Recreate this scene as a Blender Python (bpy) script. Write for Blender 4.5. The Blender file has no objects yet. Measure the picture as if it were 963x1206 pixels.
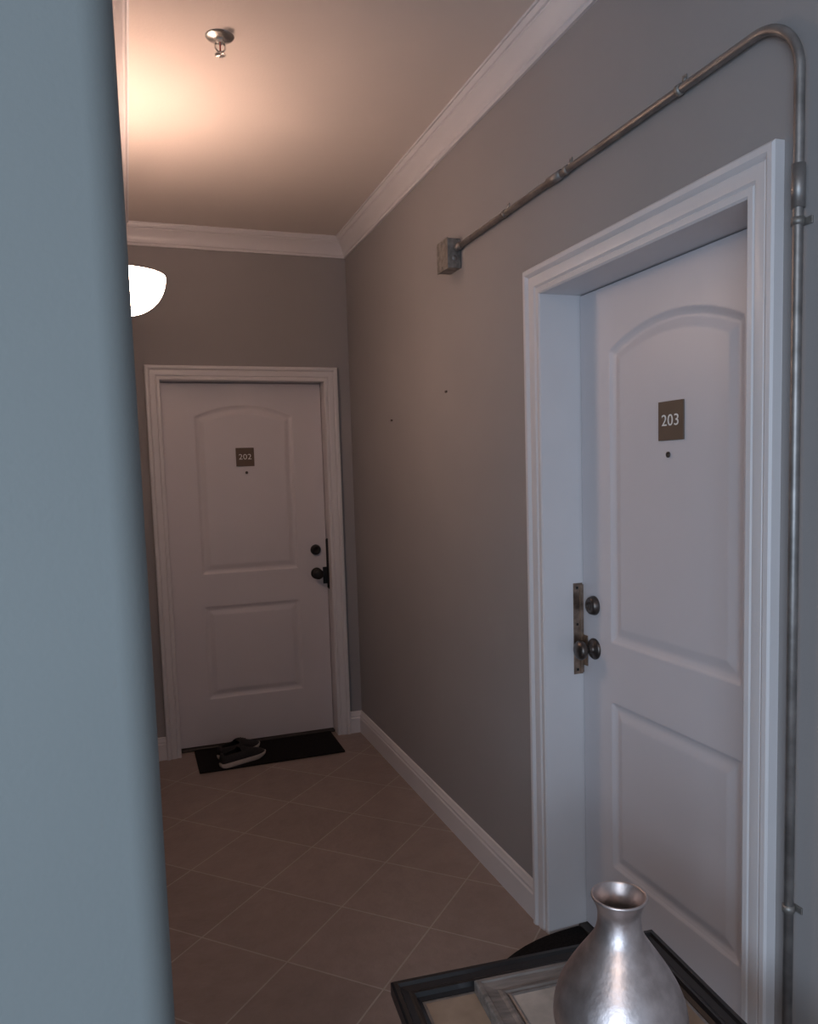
import bpy, math, random
from mathutils import Matrix, Vector
random.seed(3)
S = bpy.context.scene
COL = S.collection
S.view_settings.view_transform = 'Standard'
S.view_settings.look = 'None'

# ---------------------------------------------------------------- constants (metres)
A = 1.24      # right wall plane x
LX = 0.015    # left wall plane x
L = 4.45      # far wall plane y
CH = 2.873    # ceiling height
BY = 0.93     # left wall block front face y
YB = -3.0     # open end behind camera
XO = -3.0     # open side

# ---------------------------------------------------------------- materials
def new_mat(name):
    m = bpy.data.materials.new(name); m.use_nodes = True
    nt = m.node_tree
    return m, nt, nt.nodes['Principled BSDF']

def mat(name, col, rough=0.5, metal=0.0, var=0.0, vscale=8.0, bump=0.0, bscale=60.0, coat=0.0, stretch=None, spec=None):
    m, nt, b = new_mat(name)
    b.inputs['Base Color'].default_value = (*col, 1)
    b.inputs['Roughness'].default_value = rough
    b.inputs['Metallic'].default_value = metal
    b.inputs['Coat Weight'].default_value = coat
    if spec is not None: b.inputs['Specular IOR Level'].default_value = spec
    tc = nt.nodes.new('ShaderNodeTexCoord')
    src = tc.outputs['Object']
    if stretch:
        mp = nt.nodes.new('ShaderNodeMapping'); mp.inputs['Scale'].default_value = stretch
        nt.links.new(src, mp.inputs['Vector']); src = mp.outputs['Vector']
    if var > 0:
        n = nt.nodes.new('ShaderNodeTexNoise'); n.inputs['Scale'].default_value = vscale
        n.inputs['Detail'].default_value = 5
        nt.links.new(src, n.inputs['Vector'])
        r = nt.nodes.new('ShaderNodeValToRGB')
        r.color_ramp.elements[0].position = 0.3; r.color_ramp.elements[1].position = 0.7
        r.color_ramp.elements[0].color = (*[c*(1-var) for c in col], 1)
        r.color_ramp.elements[1].color = (*[min(1, c*(1+var)) for c in col], 1)
        nt.links.new(n.outputs['Fac'], r.inputs['Fac'])
        nt.links.new(r.outputs['Color'], b.inputs['Base Color'])
    if bump > 0:
        n = nt.nodes.new('ShaderNodeTexNoise'); n.inputs['Scale'].default_value = bscale
        n.inputs['Detail'].default_value = 3
        nt.links.new(src, n.inputs['Vector'])
        bp = nt.nodes.new('ShaderNodeBump'); bp.inputs['Strength'].default_value = bump
        bp.inputs['Distance'].default_value = 0.003
        nt.links.new(n.outputs['Fac'], bp.inputs['Height'])
        nt.links.new(bp.outputs['Normal'], b.inputs['Normal'])
    return m

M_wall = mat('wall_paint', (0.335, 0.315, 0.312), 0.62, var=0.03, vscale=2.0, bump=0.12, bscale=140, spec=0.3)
M_wall2 = mat('wall_left_bluegrey', (0.232, 0.262, 0.265), 0.62, var=0.03, vscale=2.0, bump=0.12, bscale=140, spec=0.3)  # left wall, bluer and darker than wall_paint
M_ceil = mat('ceiling_paint', (0.74, 0.66, 0.61), 0.8, var=0.02, vscale=2.0, bump=0.15, bscale=120, spec=0.2)
M_trim = mat('trim_paint', (0.71, 0.68, 0.69), 0.35, var=0.02, vscale=5)
M_door = mat('door_paint', (0.68, 0.64, 0.66), 0.38, var=0.015, vscale=3, bump=0.04, bscale=200)
M_dark = mat('dark_gap', (0.02, 0.018, 0.016), 0.8, var=0.1)
M_sill = mat('bronze_sill', (0.06, 0.05, 0.045), 0.5, metal=0.5, var=0.2)
M_bronze = mat('antique_bronze', (0.12, 0.10, 0.09), 0.38, metal=0.9, var=0.2, vscale=30)
M_brass = mat('worn_brass', (0.30, 0.22, 0.17), 0.36, metal=0.9, var=0.4, vscale=40)
M_black = mat('black_metal', (0.012, 0.011, 0.011), 0.5, metal=0.2, var=0.1)
M_steel = mat('galvanised_steel', (0.30, 0.28, 0.27), 0.45, metal=0.75, var=0.25, vscale=25, bump=0.1, bscale=80)
M_boxst = mat('galvanised_box', (0.30, 0.28, 0.26), 0.5, metal=0.7, var=0.35, vscale=40, bump=0.2, bscale=90)
M_sign = mat('sign_brown', (0.13, 0.085, 0.058), 0.5, var=0.05)
M_white = mat('sign_lettering', (0.85, 0.83, 0.8), 0.5, var=0.01)
M_mat = mat('black_coir', (0.014, 0.012, 0.012), 0.95, var=0.4, vscale=150, bump=1.0, bscale=400, spec=0.1)
M_shoe = mat('shoe_fabric', (0.020, 0.017, 0.018), 0.8, var=0.3, vscale=80, bump=0.4, bscale=300)
M_shoein = mat('shoe_lining', (0.05, 0.04, 0.035), 0.9, var=0.2)
M_sole = mat('shoe_sole', (0.50, 0.44, 0.40), 0.7, var=0.1, vscale=30)
M_frame = mat('black_lacquer', (0.010, 0.009, 0.010), 0.38, var=0.1, coat=0.15)
M_fline = mat('silver_fillet', (0.30, 0.29, 0.28), 0.4, metal=0.8, var=0.15, vscale=60)
M_kraft = mat('tan_board', (0.34, 0.255, 0.19), 0.8, var=0.15, vscale=20)
M_grey = mat('weathered_grey_wood', (0.23, 0.205, 0.19), 0.45, metal=0.2, var=0.35, vscale=10, bump=0.5, bscale=40, stretch=(1, 8, 8))
M_paper = mat('print_paper', (0.46, 0.42, 0.38), 0.45, var=0.3, vscale=14, coat=0.2)
M_table = mat('dark_table_wood', (0.03, 0.022, 0.018), 0.4, var=0.3, vscale=6, stretch=(1, 12, 1))
M_chrome = mat('chrome', (0.75, 0.72, 0.68), 0.25, metal=1.0, var=0.05)
M_red = mat('sprinkler_bulb', (0.5, 0.05, 0.03), 0.15, var=0.02)
M_hole = mat('wall_anchor', (0.08, 0.06, 0.05), 0.7, var=0.2)

# brushed silver vase
M_vase, nt, b = new_mat('brushed_silver')
b.inputs['Metallic'].default_value = 0.92
b.inputs['Roughness'].default_value = 0.38
tc = nt.nodes.new('ShaderNodeTexCoord')
n = nt.nodes.new('ShaderNodeTexNoise'); n.inputs['Scale'].default_value = 26; n.inputs['Detail'].default_value = 8
nt.links.new(tc.outputs['Object'], n.inputs['Vector'])
r = nt.nodes.new('ShaderNodeValToRGB')
r.color_ramp.elements[0].position = 0.3; r.color_ramp.elements[0].color = (0.50, 0.42, 0.40, 1)
r.color_ramp.elements[1].position = 0.7; r.color_ramp.elements[1].color = (0.80, 0.70, 0.68, 1)
nt.links.new(n.outputs['Fac'], r.inputs['Fac']); nt.links.new(r.outputs['Color'], b.inputs['Base Color'])
n2 = nt.nodes.new('ShaderNodeTexNoise'); n2.inputs['Scale'].default_value = 80; n2.inputs['Detail'].default_value = 5
nt.links.new(tc.outputs['Object'], n2.inputs['Vector'])
bp = nt.nodes.new('ShaderNodeBump'); bp.inputs['Strength'].default_value = 0.35; bp.inputs['Distance'].default_value = 0.002
nt.links.new(n2.outputs['Fac'], bp.inputs['Height']); nt.links.new(bp.outputs['Normal'], b.inputs['Normal'])

# floor tiles
M_floor, nt, b = new_mat('floor_tile')
tc = nt.nodes.new('ShaderNodeTexCoord')
mp = nt.nodes.new('ShaderNodeMapping')
mp.inputs['Rotation'].default_value = (0, 0, math.radians(45))
mp.inputs['Location'].default_value = (0.0307, -0.233, 0)
nt.links.new(tc.outputs['Object'], mp.inputs['Vector'])
br = nt.nodes.new('ShaderNodeTexBrick')
br.offset = 0.0; br.squash = 1.0
br.inputs['Scale'].default_value = 1.0
br.inputs['Brick Width'].default_value = 0.345
br.inputs['Row Height'].default_value = 0.345
br.inputs['Mortar Size'].default_value = 0.0030
br.inputs['Mortar Smooth'].default_value = 0.15
br.inputs['Bias'].default_value = 0.0
br.inputs['Color1'].default_value = (0.262, 0.205, 0.184, 1)
br.inputs['Color2'].default_value = (0.302, 0.238, 0.214, 1)
br.inputs['Mortar'].default_value = (0.41, 0.36, 0.33, 1)
nt.links.new(mp.outputs['Vector'], br.inputs['Vector'])
n = nt.nodes.new('ShaderNodeTexNoise'); n.inputs['Scale'].default_value = 9; n.inputs['Detail'].default_value = 8
n.inputs['Roughness'].default_value = 0.65
nt.links.new(tc.outputs['Object'], n.inputs['Vector'])
mr = nt.nodes.new('ShaderNodeMapRange'); mr.inputs['To Min'].default_value = 0.74; mr.inputs['To Max'].default_value = 1.26
nt.links.new(n.outputs['Fac'], mr.inputs['Value'])
mx = nt.nodes.new('ShaderNodeVectorMath'); mx.operation = 'SCALE'
nt.links.new(br.outputs['Color'], mx.inputs[0]); nt.links.new(mr.outputs['Result'], mx.inputs['Scale'])
nt.links.new(mx.outputs['Vector'], b.inputs['Base Color'])
b.inputs['Roughness'].default_value = 0.45
n3 = nt.nodes.new('ShaderNodeTexNoise'); n3.inputs['Scale'].default_value = 30; n3.inputs['Detail'].default_value = 7
nt.links.new(tc.outputs['Object'], n3.inputs['Vector'])
sb = nt.nodes.new('ShaderNodeMath'); sb.operation = 'MULTIPLY_ADD'
sb.inputs[1].default_value = -1.2
nt.links.new(br.outputs['Fac'], sb.inputs[0]); nt.links.new(n3.outputs['Fac'], sb.inputs[2])
bp = nt.nodes.new('ShaderNodeBump'); bp.inputs['Strength'].default_value = 0.7; bp.inputs['Distance'].default_value = 0.005
nt.links.new(sb.outputs['Value'], bp.inputs['Height']); nt.links.new(bp.outputs['Normal'], b.inputs['Normal'])

# lamp glass
def glow(name, col, st):
    m, nt, b = new_mat(name)
    b.inputs['Base Color'].default_value = (0.9, 0.85, 0.78, 1)
    b.inputs['Roughness'].default_value = 0.3
    b.inputs['Emission Color'].default_value = (*col, 1)
    b.inputs['Emission Strength'].default_value = st
    return m
M_glass = glow('lit_frosted_glass', (1.0, 0.655, 0.49), 30.0)
M_glass2 = glow('added_lamp_glass', (1.0, 0.84, 0.72), 7.0)  # glow of the added lamp behind the camera

# ---------------------------------------------------------------- mesh helpers
def mesh_obj(name, verts, faces, m, parent=None, smooth=False, bevel=0.0):
    me = bpy.data.meshes.new(name)
    me.from_pydata([tuple(v) for v in verts], [], faces)
    me.update()
    import bmesh
    bm = bmesh.new(); bm.from_mesh(me)
    bmesh.ops.recalc_face_normals(bm, faces=bm.faces)
    bm.to_mesh(me); bm.free()
    if isinstance(m, (list, tuple)):
        for k in m: me.materials.append(k)
    else:
        me.materials.append(m)
    if smooth:
        for p in me.polygons: p.use_smooth = True
    o = bpy.data.objects.new(name, me); COL.objects.link(o)
    if parent: o.parent = parent
    if bevel > 0:
        md = o.modifiers.new('bevel', 'BEVEL'); md.width = bevel; md.segments = 3
        md.limit_method = 'ANGLE'
    return o

def empty(name, loc=(0, 0, 0), rotz=0.0):
    e = bpy.data.objects.new(name, None); COL.objects.link(e)
    e.location = loc; e.rotation_euler = (0, 0, rotz); e.empty_display_size = 0.1
    return e

def box_vf(bx):
    x0, x1, y0, y1, z0, z1 = bx
    v = [(x0,y0,z0),(x1,y0,z0),(x1,y1,z0),(x0,y1,z0),(x0,y0,z1),(x1,y0,z1),(x1,y1,z1),(x0,y1,z1)]
    f = [(0,3,2,1),(4,5,6,7),(0,1,5,4),(1,2,6,5),(2,3,7,6),(3,0,4,7)]
    return v, f

def boxes(name, lst, m, parent=None, bevel=0.0):
    V, F = [], []
    for bx in lst:
        v, f = box_vf(bx); k = len(V)
        V += v; F += [tuple(i+k for i in q) for q in f]
    return mesh_obj(name, V, F, m, parent, bevel=bevel)

def lathe(name, prof, m, parent=None, origin=(0,0,0), axis='z', n=40, a0=0.0, a1=2*math.pi, smooth=True):
    """prof list of (r,h). axis: z, or '-y' / '-x' (height grows to -y / -x)"""
    V, F = [], []
    full = abs(a1-a0-2*math.pi) < 1e-6
    cnt = n if full else n+1
    for (r, h) in prof:
        for i in range(cnt):
            a = a0 + (a1-a0)*i/n
            c, s = r*math.cos(a), r*math.sin(a)
            if axis == 'z': p = (c, s, h)
            elif axis == '-x': p = (-h, c, s)
            else: p = (c, -h, s)
            V.append((p[0]+origin[0], p[1]+origin[1], p[2]+origin[2]))
    for j in range(len(prof)-1):
        for i in range(cnt if full else n):
            i2 = (i+1) % cnt
            F.append((j*cnt+i, j*cnt+i2, (j+1)*cnt+i2, (j+1)*cnt+i))
    o = mesh_obj(name, V, F, m, parent, smooth=smooth)
    return o

def tube_vf(pts, r, n=20):
    V, F = [], []
    pts = [Vector(p) for p in pts]
    up = Vector((1, 0, 0))
    for i, p in enumerate(pts):
        t = (pts[min(i+1, len(pts)-1)] - pts[max(i-1, 0)]).normalized()
        a = up - t*up.dot(t)
        if a.length < 1e-3:
            a = Vector((0, 1, 0)) - t*t.y
        a.normalize(); b2 = t.cross(a)
        for k in range(n):
            an = 2*math.pi*k/n
            V.append(p + a*r*math.cos(an) + b2*r*math.sin(an))
    for i in range(len(pts)-1):
        for k in range(n):
            k2 = (k+1) % n
            F.append((i*n+k, i*n+k2, (i+1)*n+k2, (i+1)*n+k))
    F.append(tuple(range(n))[::-1]); F.append(tuple((len(pts)-1)*n+k for k in range(n)))
    return V, F

def tube(name, pts, r, m, parent=None, n=20):
    V, F = tube_vf(pts, r, n)
    return mesh_obj(name, V, F, m, parent, smooth=True)

def autosmooth(o, ang=35):
    for p in o.data.polygons: p.use_smooth = True
    try:
        o.data.set_sharp_from_angle(angle=math.radians(ang))
    except Exception:
        pass

# ---------------------------------------------------------------- room shell
D3 = dict(y0=1.33, y1=2.195, top=2.08, cas=0.085, rec=0.13)     # right wall door (203)
D2 = dict(x0=0.19, x1=1.086, top=2.075, cas=0.077, rec=0.085)    # far wall door (202)
WT = 0.22
boxes('floor', [(XO, A+WT, YB, L+WT, -0.12, 0.0)], M_floor)
boxes('ceiling', [(XO, A+WT, YB, L+WT, CH, CH+0.12)], M_ceil)
j = 0.02
boxes('wall_right', [
    (A, A+WT, YB, D3['y0']-j, 0, CH),
    (A, A+WT, D3['y1']+j, L, 0, CH),
    (A, A+WT, D3['y0']-j, D3['y1']+j, D3['top']+j, CH)], M_wall)
boxes('wall_back', [
    (LX, D2['x0']-j, L, L+WT, 0, CH),
    (D2['x1']+j, A+WT, L, L+WT, 0, CH),
    (D2['x0']-j, D2['x1']+j, L, L+WT, D2['top']+j, CH)], M_wall)
# left wall block with bull-nosed corner
R = 0.038
poly = [(XO, L+WT), (XO, BY)]
for i in range(13):
    a = -math.pi/2 + (math.pi/2)*i/12
    poly.append((LX-R+R*math.cos(a), BY+R+R*math.sin(a)))
poly.append((LX, L+WT))
np_ = len(poly)
V = [(x, y, 0) for x, y in poly] + [(x, y, CH) for x, y in poly]
F = [(i, (i+1) % np_, (i+1) % np_+np_, i+np_) for i in range(np_)]
F += [tuple(range(np_))[::-1], tuple(range(np_, 2*np_))]
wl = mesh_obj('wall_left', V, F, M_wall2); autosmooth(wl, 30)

# crown moulding : profile (projection, drop)
crown = [(0.0, 0.105), (0.010, 0.105), (0.010, 0.094), (0.015, 0.090), (0.015, 0.082), (0.020, 0.066), (0.029, 0.050),
         (0.041, 0.036), (0.047, 0.030), (0.047, 0.024), (0.053, 0.022), (0.058, 0.014), (0.060, 0.008), (0.066, 0.008), (0.066, 0.0)]
V, F = [], []
for (p, d) in crown:
    z = CH - d
    V += [(LX+p, BY+0.05, z), (LX+p, L-p, z), (A-p, L-p, z), (A-p, YB, z)]
for k in range(len(crown)-1):
    for s in range(3):
        F.append((k*4+s, k*4+s+1, (k+1)*4+s+1, (k+1)*4+s))
autosmooth(mesh_obj('trim_1', V, F, M_trim), 25)

base = [(0.018, 0.0), (0.018, 0.088), (0.014, 0.094), (0.014, 0.104), (0.009, 0.112), (0.006, 0.124), (0.0, 0.128)]
def baseboard(name, segs):
    """segs: list of (p0,p1,normal) in plan"""
    V, F = [], []
    for (p0, p1, nrm) in segs:
        k0 = len(V); c = len(base)
        for q in (p0, p1):
            for (p, z) in base:
                V.append((q[0]+nrm[0]*p, q[1]+nrm[1]*p, z))
        for i in range(c-1):
            F.append((k0+i, k0+i+1, k0+c+i+1, k0+c+i))
        F.append(tuple(k0+i for i in range(c))); F.append(tuple(k0+c+i for i in range(c)))
    autosmooth(mesh_obj(name, V, F, M_trim), 25)
baseboard('baseboard_right', [((A, D3['y1']+D3['cas']), (A, L), (-1, 0)), ((A, YB), (A, D3['y0']-D3['cas']), (-1, 0))])
baseboard('baseboard_back', [((LX, L), (D2['x0']-D2['cas'], L), (0, -1)), ((D2['x1']+D2['cas'], L), (A, L), (0, -1))])
baseboard('baseboard_left', [((LX, BY+0.05), (LX, L), (1, 0)), ((XO, BY), (LX-0.04, BY), (0, -1))])

# ---------------------------------------------------------------- doors
def panel_profile(d):
    """depth (into door) as function of inside distance"""
    pts = [(-1, 0), (0.0, 0), (0.004, 0.0045), (0.010, 0.0062), (0.016, 0.0085), (0.024, 0.0085), (0.046, 0.0022), (0.050, 0.0015), (9, 0.0015)]
    for (a, u), (b_, v) in zip(pts, pts[1:]):
        if d <= b_:
            return u + (v-u)*(d-a)/(b_-a)
    return 0.0015

def build_door(name, loc, rotz, w, top, cas, rec, knob_right, style):
    E = empty(name, loc, rotz)
    # casing
    s = cas/0.085
    prof = [(0.0, 0.0), (0.0, 0.011), (0.005, 0.015), (0.018, 0.015), (0.022, 0.012), (0.028, 0.017), (0.045, 0.020),
            (0.055, 0.020), (0.058, 0.017), (0.062, 0.023), (0.068, 0.027), (0.080, 0.027), (0.085, 0.023), (0.085, 0.0)]
    V, F = [], []
    for (o, p) in prof:
        o *= s
        V += [(-o, -p, 0), (-o, -p, top+o), (w+o, -p, top+o), (w+o, -p, 0)]
    for k in range(len(prof)-1):
        for t in range(3):
            F.append((k*4+t, k*4+t+1, (k+1)*4+t+1, (k+1)*4+t))
    n_ = len(prof)
    F.append(tuple(k*4 for k in range(n_))); F.append(tuple(k*4+3 for k in range(n_)))
    autosmooth(mesh_obj('casing', V, F, M_trim, E), 25)
    # jambs
    boxes('jamb', [(-0.02, 0, 0, rec+0.07, 0, top+0.02), (w, w+0.02, 0, rec+0.07, 0, top+0.02), (0, w, 0, rec+0.07, top, top+0.02)], M_trim, E)
    boxes('light_blocker', [(0, w, rec+0.046, rec+0.07, 0, top)], M_dark, E)  # added dark panel behind the leaf, blocks light leaking through the gaps
    boxes('threshold', [(0, w, rec-0.03, rec+0.046, 0, 0.014)], M_sill, E, bevel=0.004)
    # moulded leaf
    g = 0.0035
    x0, x1, z0, z1 = g, w-g, 0.018, top-g
    cx = w/2; hw = 0.272
    pu0, pu1 = cx-hw, cx+hw
    b0, b1 = 1.005, 1.885           # upper panel bottom / spring
    rise = 0.062
    Rr = (hw*hw + rise*rise)/(2*rise); cz = b1+rise-Rr
    l0, l1 = 0.285, 0.815
    nx, nz = 200, 470
    V, F = [], []
    xs = [x0] + [x0+(x1-x0)*i/nx for i in range(nx+1)] + [x1]
    zs = [z0] + [z0+(z1-z0)*i/nz for i in range(nz+1)] + [z1]
    for jz, z in enumerate(zs):
        for ix, x in enumerate(xs):
            if ix in (0, len(xs)-1) or jz in (0, len(zs)-1):
                V.append((x, rec+0.044, z)); continue
            if z > 0.9:
                dd = min(x-pu0, pu1-x, z-b0, Rr-math.hypot(x-cx, z-cz))
            else:
                dd = min(x-pu0, pu1-x, z-l0, l1-z)
            V.append((x, rec+(panel_profile(dd) if dd > 0 else 0), z))
    c = len(xs)
    for jz in range(len(zs)-1):
        for ix in range(c-1):
            F.append((jz*c+ix, jz*c+ix+1, (jz+1)*c+ix+1, (jz+1)*c+ix))
    autosmooth(mesh_obj('leaf', V, F, M_door, E), 50)
    # hardware
    kx = w-0.068 if knob_right else 0.068
    y = rec
    km = M_black if style == 'black' else M_bronze
    zk, zd = 0.965, 1.105
    lathe('knob', [(0.0, 0.0), (0.034, 0.0), (0.034, 0.004), (0.030, 0.009), (0.016, 0.012), (0.0125, 0.018), (0.0125, 0.030),
                   (0.018, 0.035), (0.027, 0.042), (0.0305, 0.050), (0.0305, 0.056), (0.026, 0.063), (0.015, 0.067), (0.0, 0.068)], km, E, (kx, y, zk), '-y')
    lathe('deadbolt', [(0.0, 0.0), (0.031, 0.0), (0.031, 0.004), (0.027, 0.016), (0.023, 0.020), (0.012, 0.0205), (0.012, 0.019), (0.0, 0.019)], km, E, (kx, y, zd), '-y')
    sg = 1 if not knob_right else -1
    ex = 0.0 if not knob_right else w
    pm = M_brass if style != 'black' else M_black
    def bx(a, b_, y0, y1, za, zb):
        return (min(ex+sg*a, ex+sg*b_), max(ex+sg*a, ex+sg*b_), y0, y1, za, zb)
    boxes('strike_plate', [bx(0.0, 0.0022, y-0.036, y-0.002, 0.87, 1.17)], pm, E, bevel=0.0008)
    boxes('latch_guard', [bx(0.0022, 0.006, y-0.012, y-0.0005, 0.875, 1.165), bx(0.006, 0.03, y-0.0025, y-0.0002, 0.90, 1.00)], pm, E, bevel=0.0008)
    for zz in (0.885, 1.035, 1.155):
        boxes('plate_screw', [bx(0.0022, 0.0036, y-0.026, y-0.018, zz-0.004, zz+0.004)], M_dark, E, bevel=0.001)
    # viewer
    lathe('peephole', [(0.0, 0.0), (0.008, 0.0), (0.008, 0.003), (0.005, 0.004), (0.0045, 0.001), (0, 0.001)], M_bronze, E, (cx, y, 1.57), '-y', n=20)
    return E

def number_sign(txt, loc, rotz):
    E = empty('door_number_sign', loc, rotz)
    boxes('plate', [(-0.051, 0.051, -0.005, 0.0, -0.052, 0.052)], M_sign, E, bevel=0.001)
    cu = bpy.data.curves.new('digits', 'FONT'); cu.body = txt; cu.size = 0.043
    cu.align_x = 'CENTER'; cu.align_y = 'CENTER'; cu.extrude = 0.0004; cu.space_character = 1.04
    t = bpy.data.objects.new('digits_tmp', cu); COL.objects.link(t)
    bpy.context.view_layer.update()
    me = bpy.data.meshes.new_from_object(t.evaluated_get(bpy.context.evaluated_depsgraph_get()))
    bpy.data.objects.remove(t)
    me.materials.clear(); me.materials.append(M_white)
    o = bpy.data.objects.new('digits', me); COL.objects.link(o); o.parent = E
    o.rotation_euler = (math.pi/2, 0, 0); o.location = (0, -0.0055, 0); o.scale = (1.12, 1, 1)

w2 = D2['x1']-D2['x0']; w3 = D3['y1']-D3['y0']
build_door('door_1', (D2['x0'], L, 0), 0, w2, D2['top'], D2['cas'], D2['rec'], True, 'black')
build_door('door_2', (A, D3['y1'], 0), -math.pi/2, w3, D3['top'], D3['cas'], D3['rec'], False, 'bronze')
number_sign('202', (D2['x0']+w2/2-0.005, L+D2['rec']+0.0012, 1.658), 0)
number_sign('203', (A+D3['rec']+0.0012, 1.75, 1.66), -math.pi/2)

# ---------------------------------------------------------------- conduit + junction box
E = empty('electrical_conduit', (A, 0, 0))
cr = 0.0098; px = -0.016; cy = 1.195; zc = 2.385; br_ = 0.115
pts = [(px, 2.815, zc), (px, cy+br_+0.3, zc)]
for i in range(17):
    a = math.pi/2*i/16
    pts.append((px, cy+br_-br_*math.sin(a), zc-br_+br_*math.cos(a)))
pts += [(px, cy, 1.5), (px, cy, 0.002)]
tube('pipe', pts, cr, M_steel, E, 24)
tube('coupling_1', [(px, cy, 2.10), (px, cy, 2.02)], 0.0128, M_steel, E)
tube('coupling_2', [(px, 2.12, zc), (px, 2.05, zc)], 0.0132, M_steel, E)
tube('connector', [(px, 2.815, zc), (px, 2.775, zc)], 0.0145, M_steel, E, 8)
def strap_h(y, nm):
    tube(nm+'_band', [(px, y-0.007, zc), (px, y+0.007, zc)], 0.0124, M_boxst, E)
    boxes(nm+'_tab', [(-0.004, -0.0003, y-0.007, y+0.007, zc, zc+0.034)], M_boxst, E, 0.001)
    lathe(nm+'_screw', [(0, 0.003), (0.004, 0.0025), (0.0055, 0.001), (0.0055, 0)], M_boxst, E, (-0.004, y+0.0, zc+0.024), '-x', n=12)
for i, y in enumerate((1.535, 2.02, 2.41)): strap_h(y, 'strap%d' % (i+1))
for i, z in enumerate((1.995, 0.63)):
    tube('vstrap%d_band' % i, [(px, cy, z-0.007), (px, cy, z+0.007)], 0.0124, M_boxst, E)
    boxes('vstrap%d_tab' % i, [(-0.004, -0.0003, cy-0.022, cy, z-0.007, z+0.007)], M_boxst, E, 0.001)
E = empty('junction_box', (A, 2.865, 2.365))
boxes('body', [(-0.052, 0, -0.052, 0.052, -0.055, 0.055)], M_boxst, E, 0.003)
boxes('cover', [(-0.056, -0.052, -0.054, 0.054, -0.057, 0.057)], M_boxst, E, 0.0015)
lathe('knockout', [(0, 0.0015), (0.010, 0.0015), (0.011, 0.0)], M_steel, E, (-0.026, -0.052, -0.018), '-y', n=20)
for zz in (-0.045, 0.045):
    boxes('cover_screw', [(-0.0585, -0.056, -0.004, 0.004, zz-0.004, zz+0.004)], M_steel, E, 0.0015)

# small wall anchors
for (y, z) in ((2.99, 1.865), (3.70, 1.80)):
    o = boxes('wall_anchor_screw', [(A-0.006, A, y-0.008, y+0.008, z-0.004, z+0.005)], M_hole, bevel=0.002)

# ---------------------------------------------------------------- sconce (quarter-sphere bowl on left wall)
E = empty('wall_sconce', (LX, 3.0, 2.262))
RB, HB = 0.152, 0.134
def dome(RB, HB, n=32, m=16):
    V, F = [], []
    for jz in range(m+1):
        ph = (math.pi/2)*jz/m
        r_ = RB*math.cos(ph)**0.9 if jz < m else 0.0
        z = -HB*math.sin(ph)
        for i in range(n+1):
            a = -math.pi/2 + math.pi*i/n
            V.append((r_*math.cos(a), r_*math.sin(a), z))
    for jz in range(m):
        for i in range(n):
            k = jz*(n+1)+i
            F.append((k, k+1, k+n+2, k+n+1))
    return V, F
V, F = dome(RB, HB)
o = mesh_obj('bowl', V, F, M_glass, E, smooth=True)
sd = o.modifiers.new('thick', 'SOLIDIFY'); sd.thickness = 0.004; sd.offset = 0
boxes('back_plate', [(0.0, 0.012, -0.06, 0.06, -0.10, -0.02)], M_trim, E, 0.003)
ld = bpy.data.lights.new('sconce_bulb', 'POINT'); ld.energy = 8; ld.color = (1.0, 0.70, 0.58); ld.shadow_soft_size = 0.03
lo = bpy.data.objects.new('bulb', ld); COL.objects.link(lo); lo.parent = E; lo.location = (0.08, 0, -0.03)

# ---------------------------------------------------------------- added lamp, unseen behind camera, warms the near walls
E = empty('added_ceiling_lamp', (-0.9, -0.9, CH))
lathe('base', [(0.0, -0.02), (0.155, -0.02), (0.165, -0.012), (0.165, 0.0)], M_trim, E)
lathe('shade', [(0.145, -0.02), (0.140, -0.045), (0.118, -0.070), (0.08, -0.088), (0.035, -0.097), (0.0, -0.099)], M_glass2, E)
ld = bpy.data.lights.new('added_ceiling_light', 'AREA'); ld.shape = 'DISK'; ld.size = 0.28; ld.energy = 15; ld.color = (1.0, 0.84, 0.72)
lo = bpy.data.objects.new('bulb', ld); COL.objects.link(lo); lo.parent = E; lo.location = (0, 0, -0.11)

# ---------------------------------------------------------------- sprinkler
E = empty('fire_sprinkler', (0.340, 2.535, CH))
E.scale = (1, 1, 0.78)
lathe('escutcheon', [(0.0, -0.012), (0.018, -0.012), (0.022, -0.010), (0.036, -0.006), (0.043, -0.002), (0.044, 0.0)], M_chrome, E)
lathe('nozzle', [(0.0, -0.026), (0.010, -0.026), (0.013, -0.024), (0.013, -0.010)], M_chrome, E, n=6, smooth=False)
for s_ in (-1, 1):
    tube('arm', [(s_*0.011, 0, -0.024), (s_*0.015, 0, -0.034), (s_*0.015, 0, -0.044), (s_*0.006, 0, -0.056), (0, 0, -0.060)], 0.0028, M_chrome, E, 10)
tube('glass_bulb', [(0, 0, -0.028), (0, 0, -0.052)], 0.0022, M_red, E, 10)
lathe('hub', [(0.0, -0.066), (0.006, -0.066), (0.007, -0.056), (0.0, -0.054)], M_chrome, E, n=16)
V = [(0, 0, -0.067)]; F = []
nt_ = 24
for i in range(nt_*2):
    rr = 0.018 if (i//2) % 2 == 0 else 0.0135
    a = math.pi*i/nt_
    V.append((rr*math.cos(a), rr*math.sin(a), -0.067-(0.001 if rr > 0.015 else 0)))
for i in range(nt_*2):
    F.append((0, 1+i, 1+(i+1) % (nt_*2)))
o = mesh_obj('deflector', V, F, M_chrome, E)
sd = o.modifiers.new('t', 'SOLIDIFY'); sd.thickness = 0.0015

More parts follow.
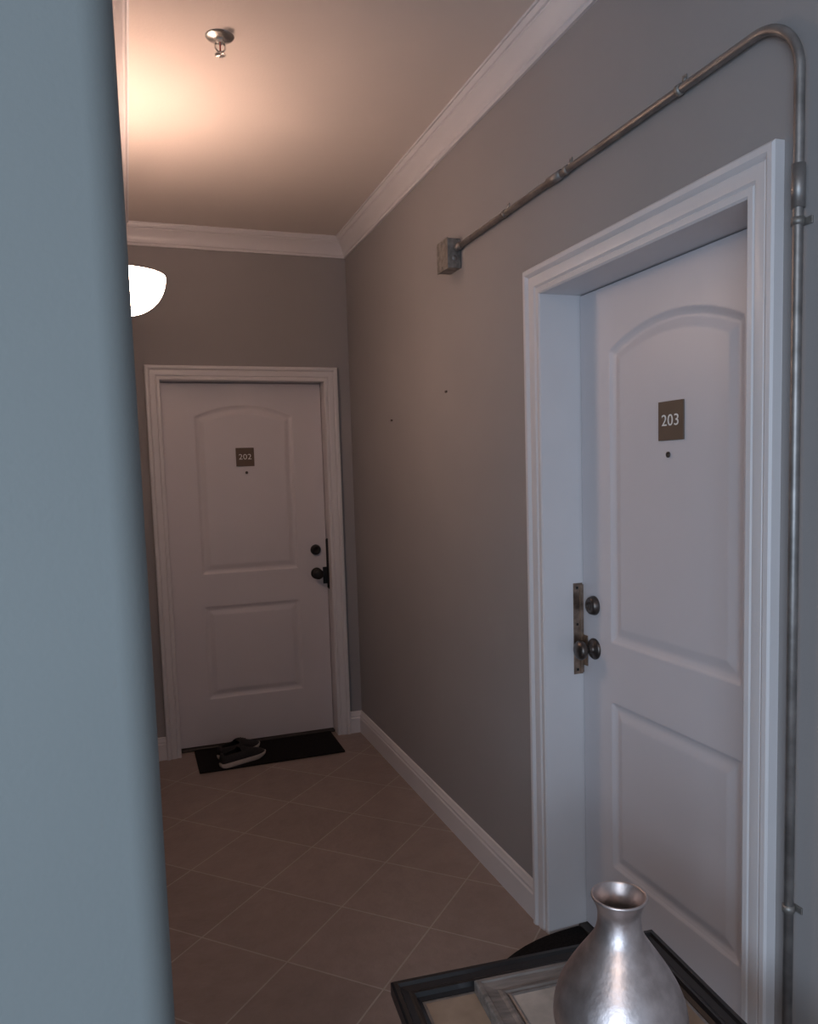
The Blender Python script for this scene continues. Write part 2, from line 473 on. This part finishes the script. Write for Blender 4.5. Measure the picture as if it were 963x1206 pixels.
# ---------------------------------------------------------------- doormats
def prism(name, poly, z0, z1, m, bevel=0.003, parent=None):
    n = len(poly)
    V = [(x, y, z0) for x, y in poly] + [(x, y, z1) for x, y in poly]
    F = [(i, (i+1) % n, (i+1) % n+n, i+n) for i in range(n)]
    F += [tuple(range(n))[::-1], tuple(range(n, 2*n))]
    return mesh_obj(name, V, F, m, parent, bevel=bevel)
prism('doormat', [(0.262, 4.14), (1.05, 4.14), (1.055, 4.50), (0.262, 4.50)], 0.0005, 0.011, M_mat)
pl = [(1.335, 2.185), (1.335, 1.345)]
for i in range(1, 32):
    a = -math.pi/2 + math.pi*i/32
    pl.append((1.30-0.49*math.cos(a), 1.765+0.418*math.sin(a)))
prism('doormat', pl, 0.0005, 0.014, M_mat)

# ---------------------------------------------------------------- shoes
def shoe(loc, rotz, flip=1):
    E = empty('shoe', loc, rotz)
    Ln = 0.275
    def halfw(t):   # t 0 heel..1 toe
        if t < 0.14:
            return 0.036*math.sqrt(max(0.0, 1-((0.14-t)/0.145)**2))
        if t < 0.7:
            return 0.036+0.012*math.sin((t-0.14)/0.56*math.pi/2)
        return 0.048*math.sqrt(max(0.0, 1-((t-0.7)/0.3)**2.2))
    ns = 28
    ts = [0.5-0.5*math.cos(math.pi*i/ns) for i in range(ns+1)]
    L1 = [(Ln*t, halfw(t)+flip*0.008*math.sin(math.pi*t)) for t in ts]
    L2 = [(Ln*t, -halfw(t)+flip*0.008*math.sin(math.pi*t)) for t in reversed(ts)][1:-1]
    out = L1+L2
    n = len(out)
    V, F = [], []
    for (sc, z) in ((0.96, 0.0), (1.0, 0.006), (1.02, 0.018), (0.98, 0.026)):
        for (x, y) in out:
            V.append(((x-Ln/2)*sc+Ln/2, y*sc, z + (0.010*max(0, x/Ln-0.75)/0.25 if z < 0.02 else 0.004*max(0, x/Ln-0.75)/0.25)))
    for k in range(3):
        for i in range(n):
            F.append((k*n+i, k*n+(i+1) % n, (k+1)*n+(i+1) % n, (k+1)*n+i))
    F += [tuple(range(n))[::-1], tuple(range(3*n, 4*n))]
    autosmooth(mesh_obj('sole', V, F, M_sole, E, smooth=True), 50)
    # upper shell
    def top(t):
        P = [(0, 0.070), (0.08, 0.085), (0.2, 0.080), (0.35, 0.082), (0.5, 0.085), (0.65, 0.068), (0.8, 0.052), (0.92, 0.043), (1, 0.030)]
        for (a, u), (b_, v) in zip(P, P[1:]):
            if t <= b_: return u+(v-u)*(t-a)/(b_-a)
        return 0.03
    V, F = [], []
    na = 16; tt = [0.01+0.975*i/26 for i in range(27)]
    for t in tt:
        h = top(t)-0.02; hw_ = max(halfw(t)*0.97, 0.006)
        for k in range(na+1):
            a = math.pi*k/na
            c = math.cos(a); s_ = max(0.0, math.sin(a))
            V.append((Ln*t, flip*0.008*math.sin(math.pi*t)+hw_*math.copysign(abs(c)**0.8, c), 0.02+h*s_**0.8))
    for i in range(26):
        for k in range(na):
            if tt[i] > 0.03 and tt[i] < 0.42 and 4 <= k <= 11: continue
            F.append((i*(na+1)+k, i*(na+1)+k+1, (i+1)*(na+1)+k+1, (i+1)*(na+1)+k))
    F.append(tuple(range(na+1))); F.append(tuple(26*(na+1)+k for k in range(na+1)))
    o = mesh_obj('upper', V, F, M_shoe, E, smooth=True)
    md = o.modifiers.new('t', 'SOLIDIFY'); md.thickness = 0.004
    prism('insole', [((x-Ln/2)*0.9+Ln/2, y*0.85) for x, y in out], 0.026, 0.03, M_shoein, 0, E)
    for i in range(4):
        t = 0.47+0.055*i; z = top(t)+0.002
        tube('lace_%d' % i, [(Ln*t, -0.02, z-0.010), (Ln*t+0.004, 0.0+flip*0.008, z+0.001), (Ln*t, 0.022+flip*0.004, z-0.009)], 0.0022, M_shoe, E, 8)
shoe((0.372, 4.155, 0.0115), math.radians(24), 1)
shoe((0.375, 4.285, 0.0115), math.radians(30), -1)

# ---------------------------------------------------------------- side table, frames, vase
TZ = 0.47
ROT = math.radians(-4.5)
E = empty('side_table', (0.73, 1.12, 0), ROT)
boxes('top', [(-0.27, 0.27, -0.29, 0.28, TZ-0.03, TZ)], M_table, E, 0.004)
boxes('apron', [(-0.24, 0.24, -0.26, -0.24, TZ-0.09, TZ-0.03), (-0.24, 0.24, 0.23, 0.25, TZ-0.09, TZ-0.03),
                (-0.24, -0.22, -0.24, 0.23, TZ-0.09, TZ-0.03), (0.22, 0.24, -0.24, 0.23, TZ-0.09, TZ-0.03)], M_table, E, 0.002)
for i, (x, y) in enumerate(((-0.235, -0.255), (0.235, -0.255), (-0.235, 0.245), (0.235, 0.245))):
    boxes('leg_%d' % (i+1), [(x-0.018, x+0.018, y-0.018, y+0.018, 0, TZ-0.03)], M_table, E, 0.003)

def frame_rect(name, x0, x1, y0, y1, prof, m, parent, smooth=False):
    V, F = [], []
    for (o, z) in prof:
        V += [(x0+o, y0+o, z), (x1-o, y0+o, z), (x1-o, y1-o, z), (x0+o, y1-o, z)]
    n = len(prof)
    for k in range(n):
        k2 = (k+1) % n
        for t in range(4):
            t2 = (t+1) % 4
            F.append((k*4+t, k*4+t2, k2*4+t2, k2*4+t))
    o = mesh_obj(name, V, F, m, parent)
    return o
E = empty('black_picture_frame', (0.727, 1.122, TZ+0.0005), ROT)
hx, hy = 0.305, 0.32
frame_rect('moulding', -hx, hx, -hy, hy, [(0.0, 0.0), (0.0, 0.026), (0.004, 0.030), (0.012, 0.030), (0.016, 0.024), (0.030, 0.020), (0.034, 0.022), (0.040, 0.022), (0.044, 0.014), (0.052, 0.010), (0.052, 0.0)], M_frame, E)
frame_rect('fillet', -hx+0.0525, hx-0.0525, -hy+0.0525, hy-0.0525, [(0, 0.004), (0, 0.0085), (0.003, 0.0085), (0.006, 0.0082), (0.006, 0.004)], M_fline, E)
boxes('backing', [(-hx+0.053, hx-0.053, -hy+0.053, hy-0.053, 0.0, 0.008)], M_kraft, E)
E = empty('grey_picture_frame', (0.756, 1.158, TZ+0.0092), ROT)
gx, gy = 0.168, 0.226
frame_rect('moulding', -gx, gx, -gy, gy, [(0.0, 0.0), (0.0, 0.024), (0.003, 0.027), (0.010, 0.027), (0.013, 0.024), (0.036, 0.021), (0.042, 0.023), (0.047, 0.023), (0.052, 0.019), (0.052, 0.0)], M_grey, E)
frame_rect('liner', -gx+0.0525, gx-0.0525, -gy+0.0525, gy-0.0525, [(0, 0.002), (0, 0.021), (0.004, 0.022), (0.008, 0.0205), (0.008, 0.002)], M_fline, E)
boxes('print', [(-gx+0.053, gx-0.053, -gy+0.053, gy-0.053, 0.0, 0.020)], M_paper, E)

vz = TZ+0.0092+0.0203
vprof = [(0.0, 0.0), (0.060, 0.0), (0.066, 0.003), (0.085, 0.022), (0.103, 0.052), (0.1135, 0.085), (0.1135, 0.112), (0.106, 0.142),
         (0.092, 0.172), (0.073, 0.203), (0.055, 0.230), (0.043, 0.250), (0.0375, 0.270), (0.0365, 0.288), (0.039, 0.302), (0.0445, 0.315), (0.0470, 0.319),
         (0.0475, 0.322), (0.0460, 0.324), (0.043, 0.3225), (0.0395, 0.315), (0.034, 0.301), (0.0315, 0.287), (0.033, 0.270), (0.039, 0.249), (0.05, 0.23), (0.08, 0.17), (0.10, 0.11), (0.06, 0.01), (0, 0.008)]
def catmull(P, k=4):
    out = []
    for i in range(len(P)-1):
        p0, p1, p2, p3 = P[max(i-1, 0)], P[i], P[i+1], P[min(i+2, len(P)-1)]
        for j_ in range(k):
            t = j_/k
            out.append(tuple(0.5*((2*p1[c])+(-p0[c]+p2[c])*t+(2*p0[c]-5*p1[c]+4*p2[c]-p3[c])*t*t+(-p0[c]+3*p1[c]-3*p2[c]+p3[c])*t**3) for c in (0, 1)))
    out.append(P[-1])
    return [(max(0, a), max(0, b_)*0.962) for a, b_ in out]
v = lathe('silver_vase', catmull(vprof), M_vase, None, (0, 0, 0), 'z', 72)
v.location = (0.752, 1.10, vz)

# ---------------------------------------------------------------- lights
def area(name, loc, target, sx, sy, power, col):
    d = bpy.data.lights.new(name, 'AREA'); d.shape = 'RECTANGLE'; d.size = sx; d.size_y = sy
    d.energy = power; d.color = col
    o = bpy.data.objects.new(name, d); COL.objects.link(o)
    o.location = loc
    o.rotation_euler = (Vector(target)-Vector(loc)).to_track_quat('-Z', 'Y').to_euler()
    return o
area('daylight_opening', (-2.2, -2.6, 1.30), (1.2, 2.0, 0.6), 2.6, 1.9, 102, (0.61, 0.79, 1.0))
w = bpy.data.worlds.new('overcast_sky'); S.world = w; w.use_nodes = True
w.node_tree.nodes['Background'].inputs['Color'].default_value = (0.60, 0.77, 1.0, 1)
w.node_tree.nodes['Background'].inputs['Strength'].default_value = 0.42

# ---------------------------------------------------------------- camera
f_px = 924.0
Rv = Vector((0.9414, -0.3363, -0.0307)).normalized()
back = -Vector((0.3321, 0.9388, -0.0906)).normalized()
Uv = back.cross(Rv).normalized(); Rv = Uv.cross(back).normalized()
M = Matrix(((Rv.x, Uv.x, back.x, 0), (Rv.y, Uv.y, back.y, 0), (Rv.z, Uv.z, back.z, 1.545), (0, 0, 0, 1)))
cd = bpy.data.cameras.new('camera'); cam = bpy.data.objects.new('camera', cd); COL.objects.link(cam)
cam.matrix_world = M
cd.sensor_fit = 'HORIZONTAL'; cd.sensor_width = 36.0
cd.lens = f_px/963*36.0
cd.shift_y = 37/963
cd.clip_start = 0.02
S.camera = cam
